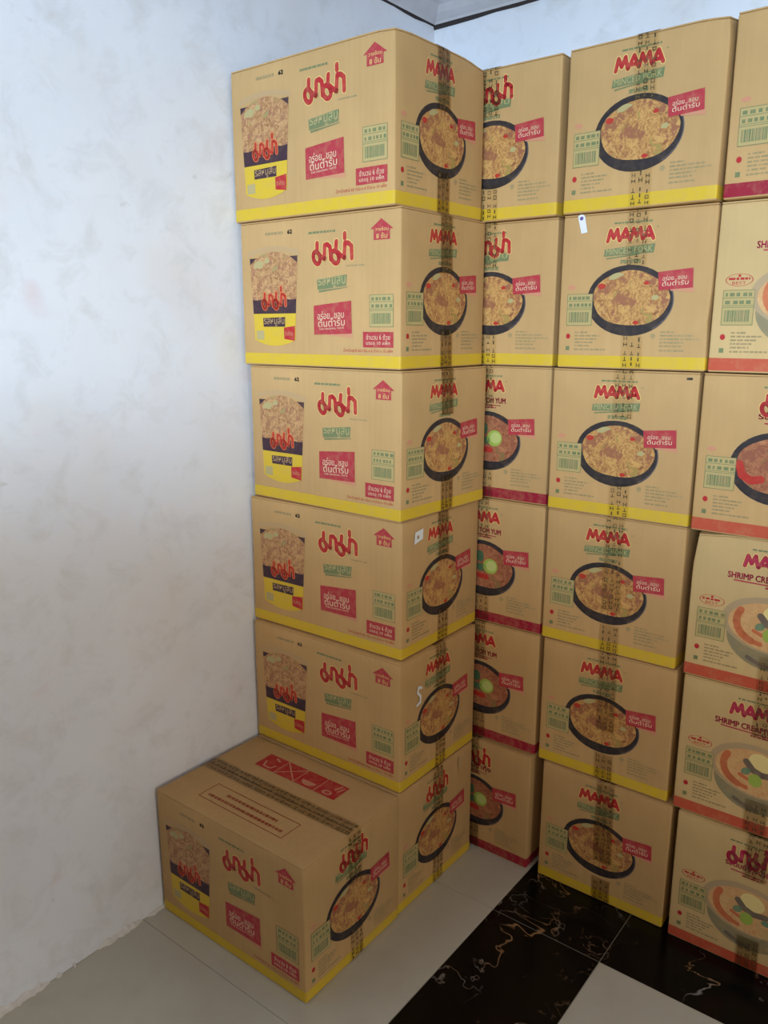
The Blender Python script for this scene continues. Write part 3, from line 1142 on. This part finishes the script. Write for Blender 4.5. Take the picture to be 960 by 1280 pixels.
# --- stack against the left wall
LS = {1: (0.4537, -0.8153, -0.82), 2: (0.4651, -0.8080, -0.28), 3: (0.4720, -0.8132, -2.07), 4: (0.4670, -0.8003, 0.55), 5: (0.4750, -0.8140, 0.17), 6: (0.4755, -0.8182, -0.15)}
LL = {1: 'topmost yellow-banded noodle carton of the tall stack against the left wall',
      2: 'second carton from the top of the stack against the left wall',
      3: 'third carton from the top of the left wall stack, turned slightly askew',
      4: 'fourth carton from the top of the left stack, white paper scrap on its end',
      5: 'left wall stack carton just above the low front one, white squiggle on its end',
      6: 'bottom carton of the left wall stack, half hidden behind the low front carton'}
for k, (x, y, a) in LS.items():
    dents = ()
    if k == 1:
        dents = ((CL / 2, CW / 2, CH, 0.05, 0, -0.004, -0.008), (CL / 2, -CW / 2, CH, 0.03, -0.003, 0.003, -0.003))
    c = Carton(100 + k, LL[k], left_loc(x, y, D(a), k), D(a), 'minced', dents=dents, group='cartons stacked against the left wall')
    c.tape(0.205 if k != 3 else 0.225, 0.085)
    c.end_print(k == 6, 'minced')
    if k < 6:
        c.side_print()
    if k == 4:
        c.sticker(Flat().quad((0.044, 0.268), (0.078, 0.276), (0.080, 0.300), (0.048, 0.296)), 'sticker_white', (Flat().poly([(0.055, 0.279), (0.063, 0.279), (0.063, 0.287), (0.055, 0.287)]), 'ink_grey_green'))
    if k == 5:
        c.sticker(Flat().stroke([(0.082, 0.243), (0.070, 0.248), (0.066, 0.236), (0.078, 0.222), (0.077, 0.208), (0.064, 0.204)], 0.0035), 'sticker_white')
    if k == 6:
        c.sticker(Flat().stroke([(0.262, 0.305), (0.263, 0.285)], 0.007).stroke([(0.263, 0.27), (0.264, 0.262)], 0.002), 'ink_lid')  # pale drip mark on the board, not a sticker

# --- single carton on the floor in front of it
a = D(0.32)
c = Carton(107, 'single low carton on the pale floor in front of the left stack, taped top showing', left_loc(0.4811, -1.1522, a, 6), a, 'minced')
c.tape(0.20, 0.09)
c.end_print(True, 'minced')
c.side_print()
c.top_print()

# --- narrow visible column in the corner behind the left stack
AS = {1: (0.6400, -0.4700), 2: (0.6418, -0.4581), 3: (0.6412, -0.4561), 4: (0.6414, -0.4561), 5: (0.6423, -0.4575), 6: (0.6400, -0.4688)}
AK = {1: (True, 'minced', 'ink_yellow'), 2: (True, 'minced', 'ink_yellow'), 3: (False, 'tomyum', 'ink_crimson'), 4: (False, 'tomyum', 'ink_crimson'), 5: (False, 'tomyum', 'ink_crimson'), 6: (True, 'tomyum', 'ink_crimson')}
AL = {1: 'topmost carton of the half-hidden corner column behind the left stack',
      2: 'lower of the two yellow-banded cartons in the half-hidden corner column',
      3: 'highest crimson-banded carton of the half-hidden corner column',
      4: 'middle crimson-banded lime-and-noodle carton of the half-hidden corner column',
      5: 'crimson-banded corner carton with a small pale blue sticker on its bowl',
      6: 'crimson-banded carton on the floor at the bottom of the half-hidden corner column'}
for k, (x, y) in AS.items():
    th, fl_, bd = AK[k]
    c = Carton(200 + k, AL[k], back_loc(x - CW, y, 0, k), D(-90), fl_, band=bd, group='cartons in the corner column')
    c.tape(0.225, 0.08, yc=-0.005)
    c.end_print(th, fl_)
    if k == 5:
        c.sticker(Flat().quad((0.122, 0.196), (0.142, 0.199), (0.140, 0.212), (0.122, 0.211)), 'sticker_blue', (Flat().rect(0.128, 0.201, 0.136, 0.206), 'sticker_white'))

# --- column of minced pork cartons against the back wall
BS = {1: (0.6572, -0.4715, -1.96), 2: (0.6582, -0.4655, 0.30), 3: (0.6524, -0.4690, 0.12), 4: (0.6492, -0.4600, -0.22), 5: (0.6557, -0.4600, 0.08), 6: (0.6722, -0.4643, 0.04)}
BL = {1: 'topmost yellow-banded carton of the back wall column beside the corner',
      2: 'back wall column carton with a white paper tag near its top left corner',
      3: 'yellow-banded back wall carton with tape glinting over its lettering, third from top',
      4: 'yellow-banded back wall carton with brown tape print across its bowl, fourth from top',
      5: 'yellow-banded back wall carton, second from the floor',
      6: 'yellow-banded back wall carton standing on the black marble tiles'}
BT = {1: (0.205, 0.075), 2: (0.215, 0.072), 3: (0.222, 0.078), 4: (0.105, 0.07), 5: (0.13, 0.07), 6: (0.11, 0.065)}
for k, (x, y, a) in BS.items():
    dents = ()
    if k == 2:
        dents = ((CL / 2, CW / 2, 0.10, 0.035, -0.007, -0.005, 0),)
    if k == 1:
        dents = ((CL / 2, CW / 2, CH, 0.03, -0.003, -0.004, -0.004),)
    c = Carton(300 + k, BL[k], back_loc(x, y, D(a), k), D(a - 90), 'minced', dents=dents, group='minced pork cartons against the back wall')
    c.tape(*BT[k], yc=0.010, skew=-0.018)
    c.end_print(False, 'minced')
    if k == 2:
        c.sticker(Flat().quad((0.044, 0.288), (0.058, 0.290), (0.050, 0.324), (0.034, 0.322)).ell(0.042, 0.322, 0.0082, 0.006, seg=14, rings=1), 'sticker_white', (Flat().ell(0.0425, 0.3195, 0.0042, 0.004, seg=12, rings=1), 'sticker_purple'))
    if k == 3:
        self_tag = c.put('date_code', Flat().dashes(0.302, 0.318, 0.3125, 0.005, random.Random(2)), 'end', 1, 'ink_black')

# --- column at the right edge of the picture
CS = {1: (0.9945, -0.4745), 2: (0.9904, -0.4600), 3: (0.9900, -0.4753), 4: (0.9979, -0.4646), 5: (1.0015, -0.4634), 6: (1.0178, -0.4710)}
CK = {1: (False, 'tomyum', 'ink_crimson', 'card_tan', 'ink_red', False), 2: (False, 'creamy', 'ink_orange', 'card_cream', 'ink_red', True), 3: (True, 'tomyum', 'ink_orange', 'card_tan', 'ink_red', False),
      4: (False, 'creamy', 'ink_orange', 'card_cream', 'ink_magenta', True), 5: (False, 'creamy', 'ink_orange', 'card_cream', 'ink_magenta', True), 6: (True, 'creamy', 'ink_orange', 'card_cream', 'ink_magenta', True)}
CLB = {1: 'crimson-banded carton at the top right edge of the picture',
       2: 'cream orange-banded carton directly under the crimson-banded one at right edge',
       3: 'orange-banded right edge carton with dark bowl, third from the top',
       4: 'cream orange-banded right edge carton, third from the floor',
       5: 'cream orange-banded right edge carton, second from the floor',
       6: 'cream orange-banded carton on the floor at the right edge'}
for k, (x, y) in CS.items():
    th, fl_, bd, cdm, lm, ov = CK[k]
    dents = ()
    if k == 4:
        dents = ((CL / 2, -CW / 2, CH, 0.05, -0.004, 0.006, -0.008),)
    c = Carton(400 + k, CLB[k], back_loc(x, y, D(-1.96) if k == 1 else 0, k), D(-91.96 if k == 1 else -90), fl_, card=cdm, band=bd, dents=dents, group='cartons at the right edge')
    c.tape(0.225, 0.08, yc=0.012, skew=-0.01)
    c.end_print(th, fl_, lm, ov)
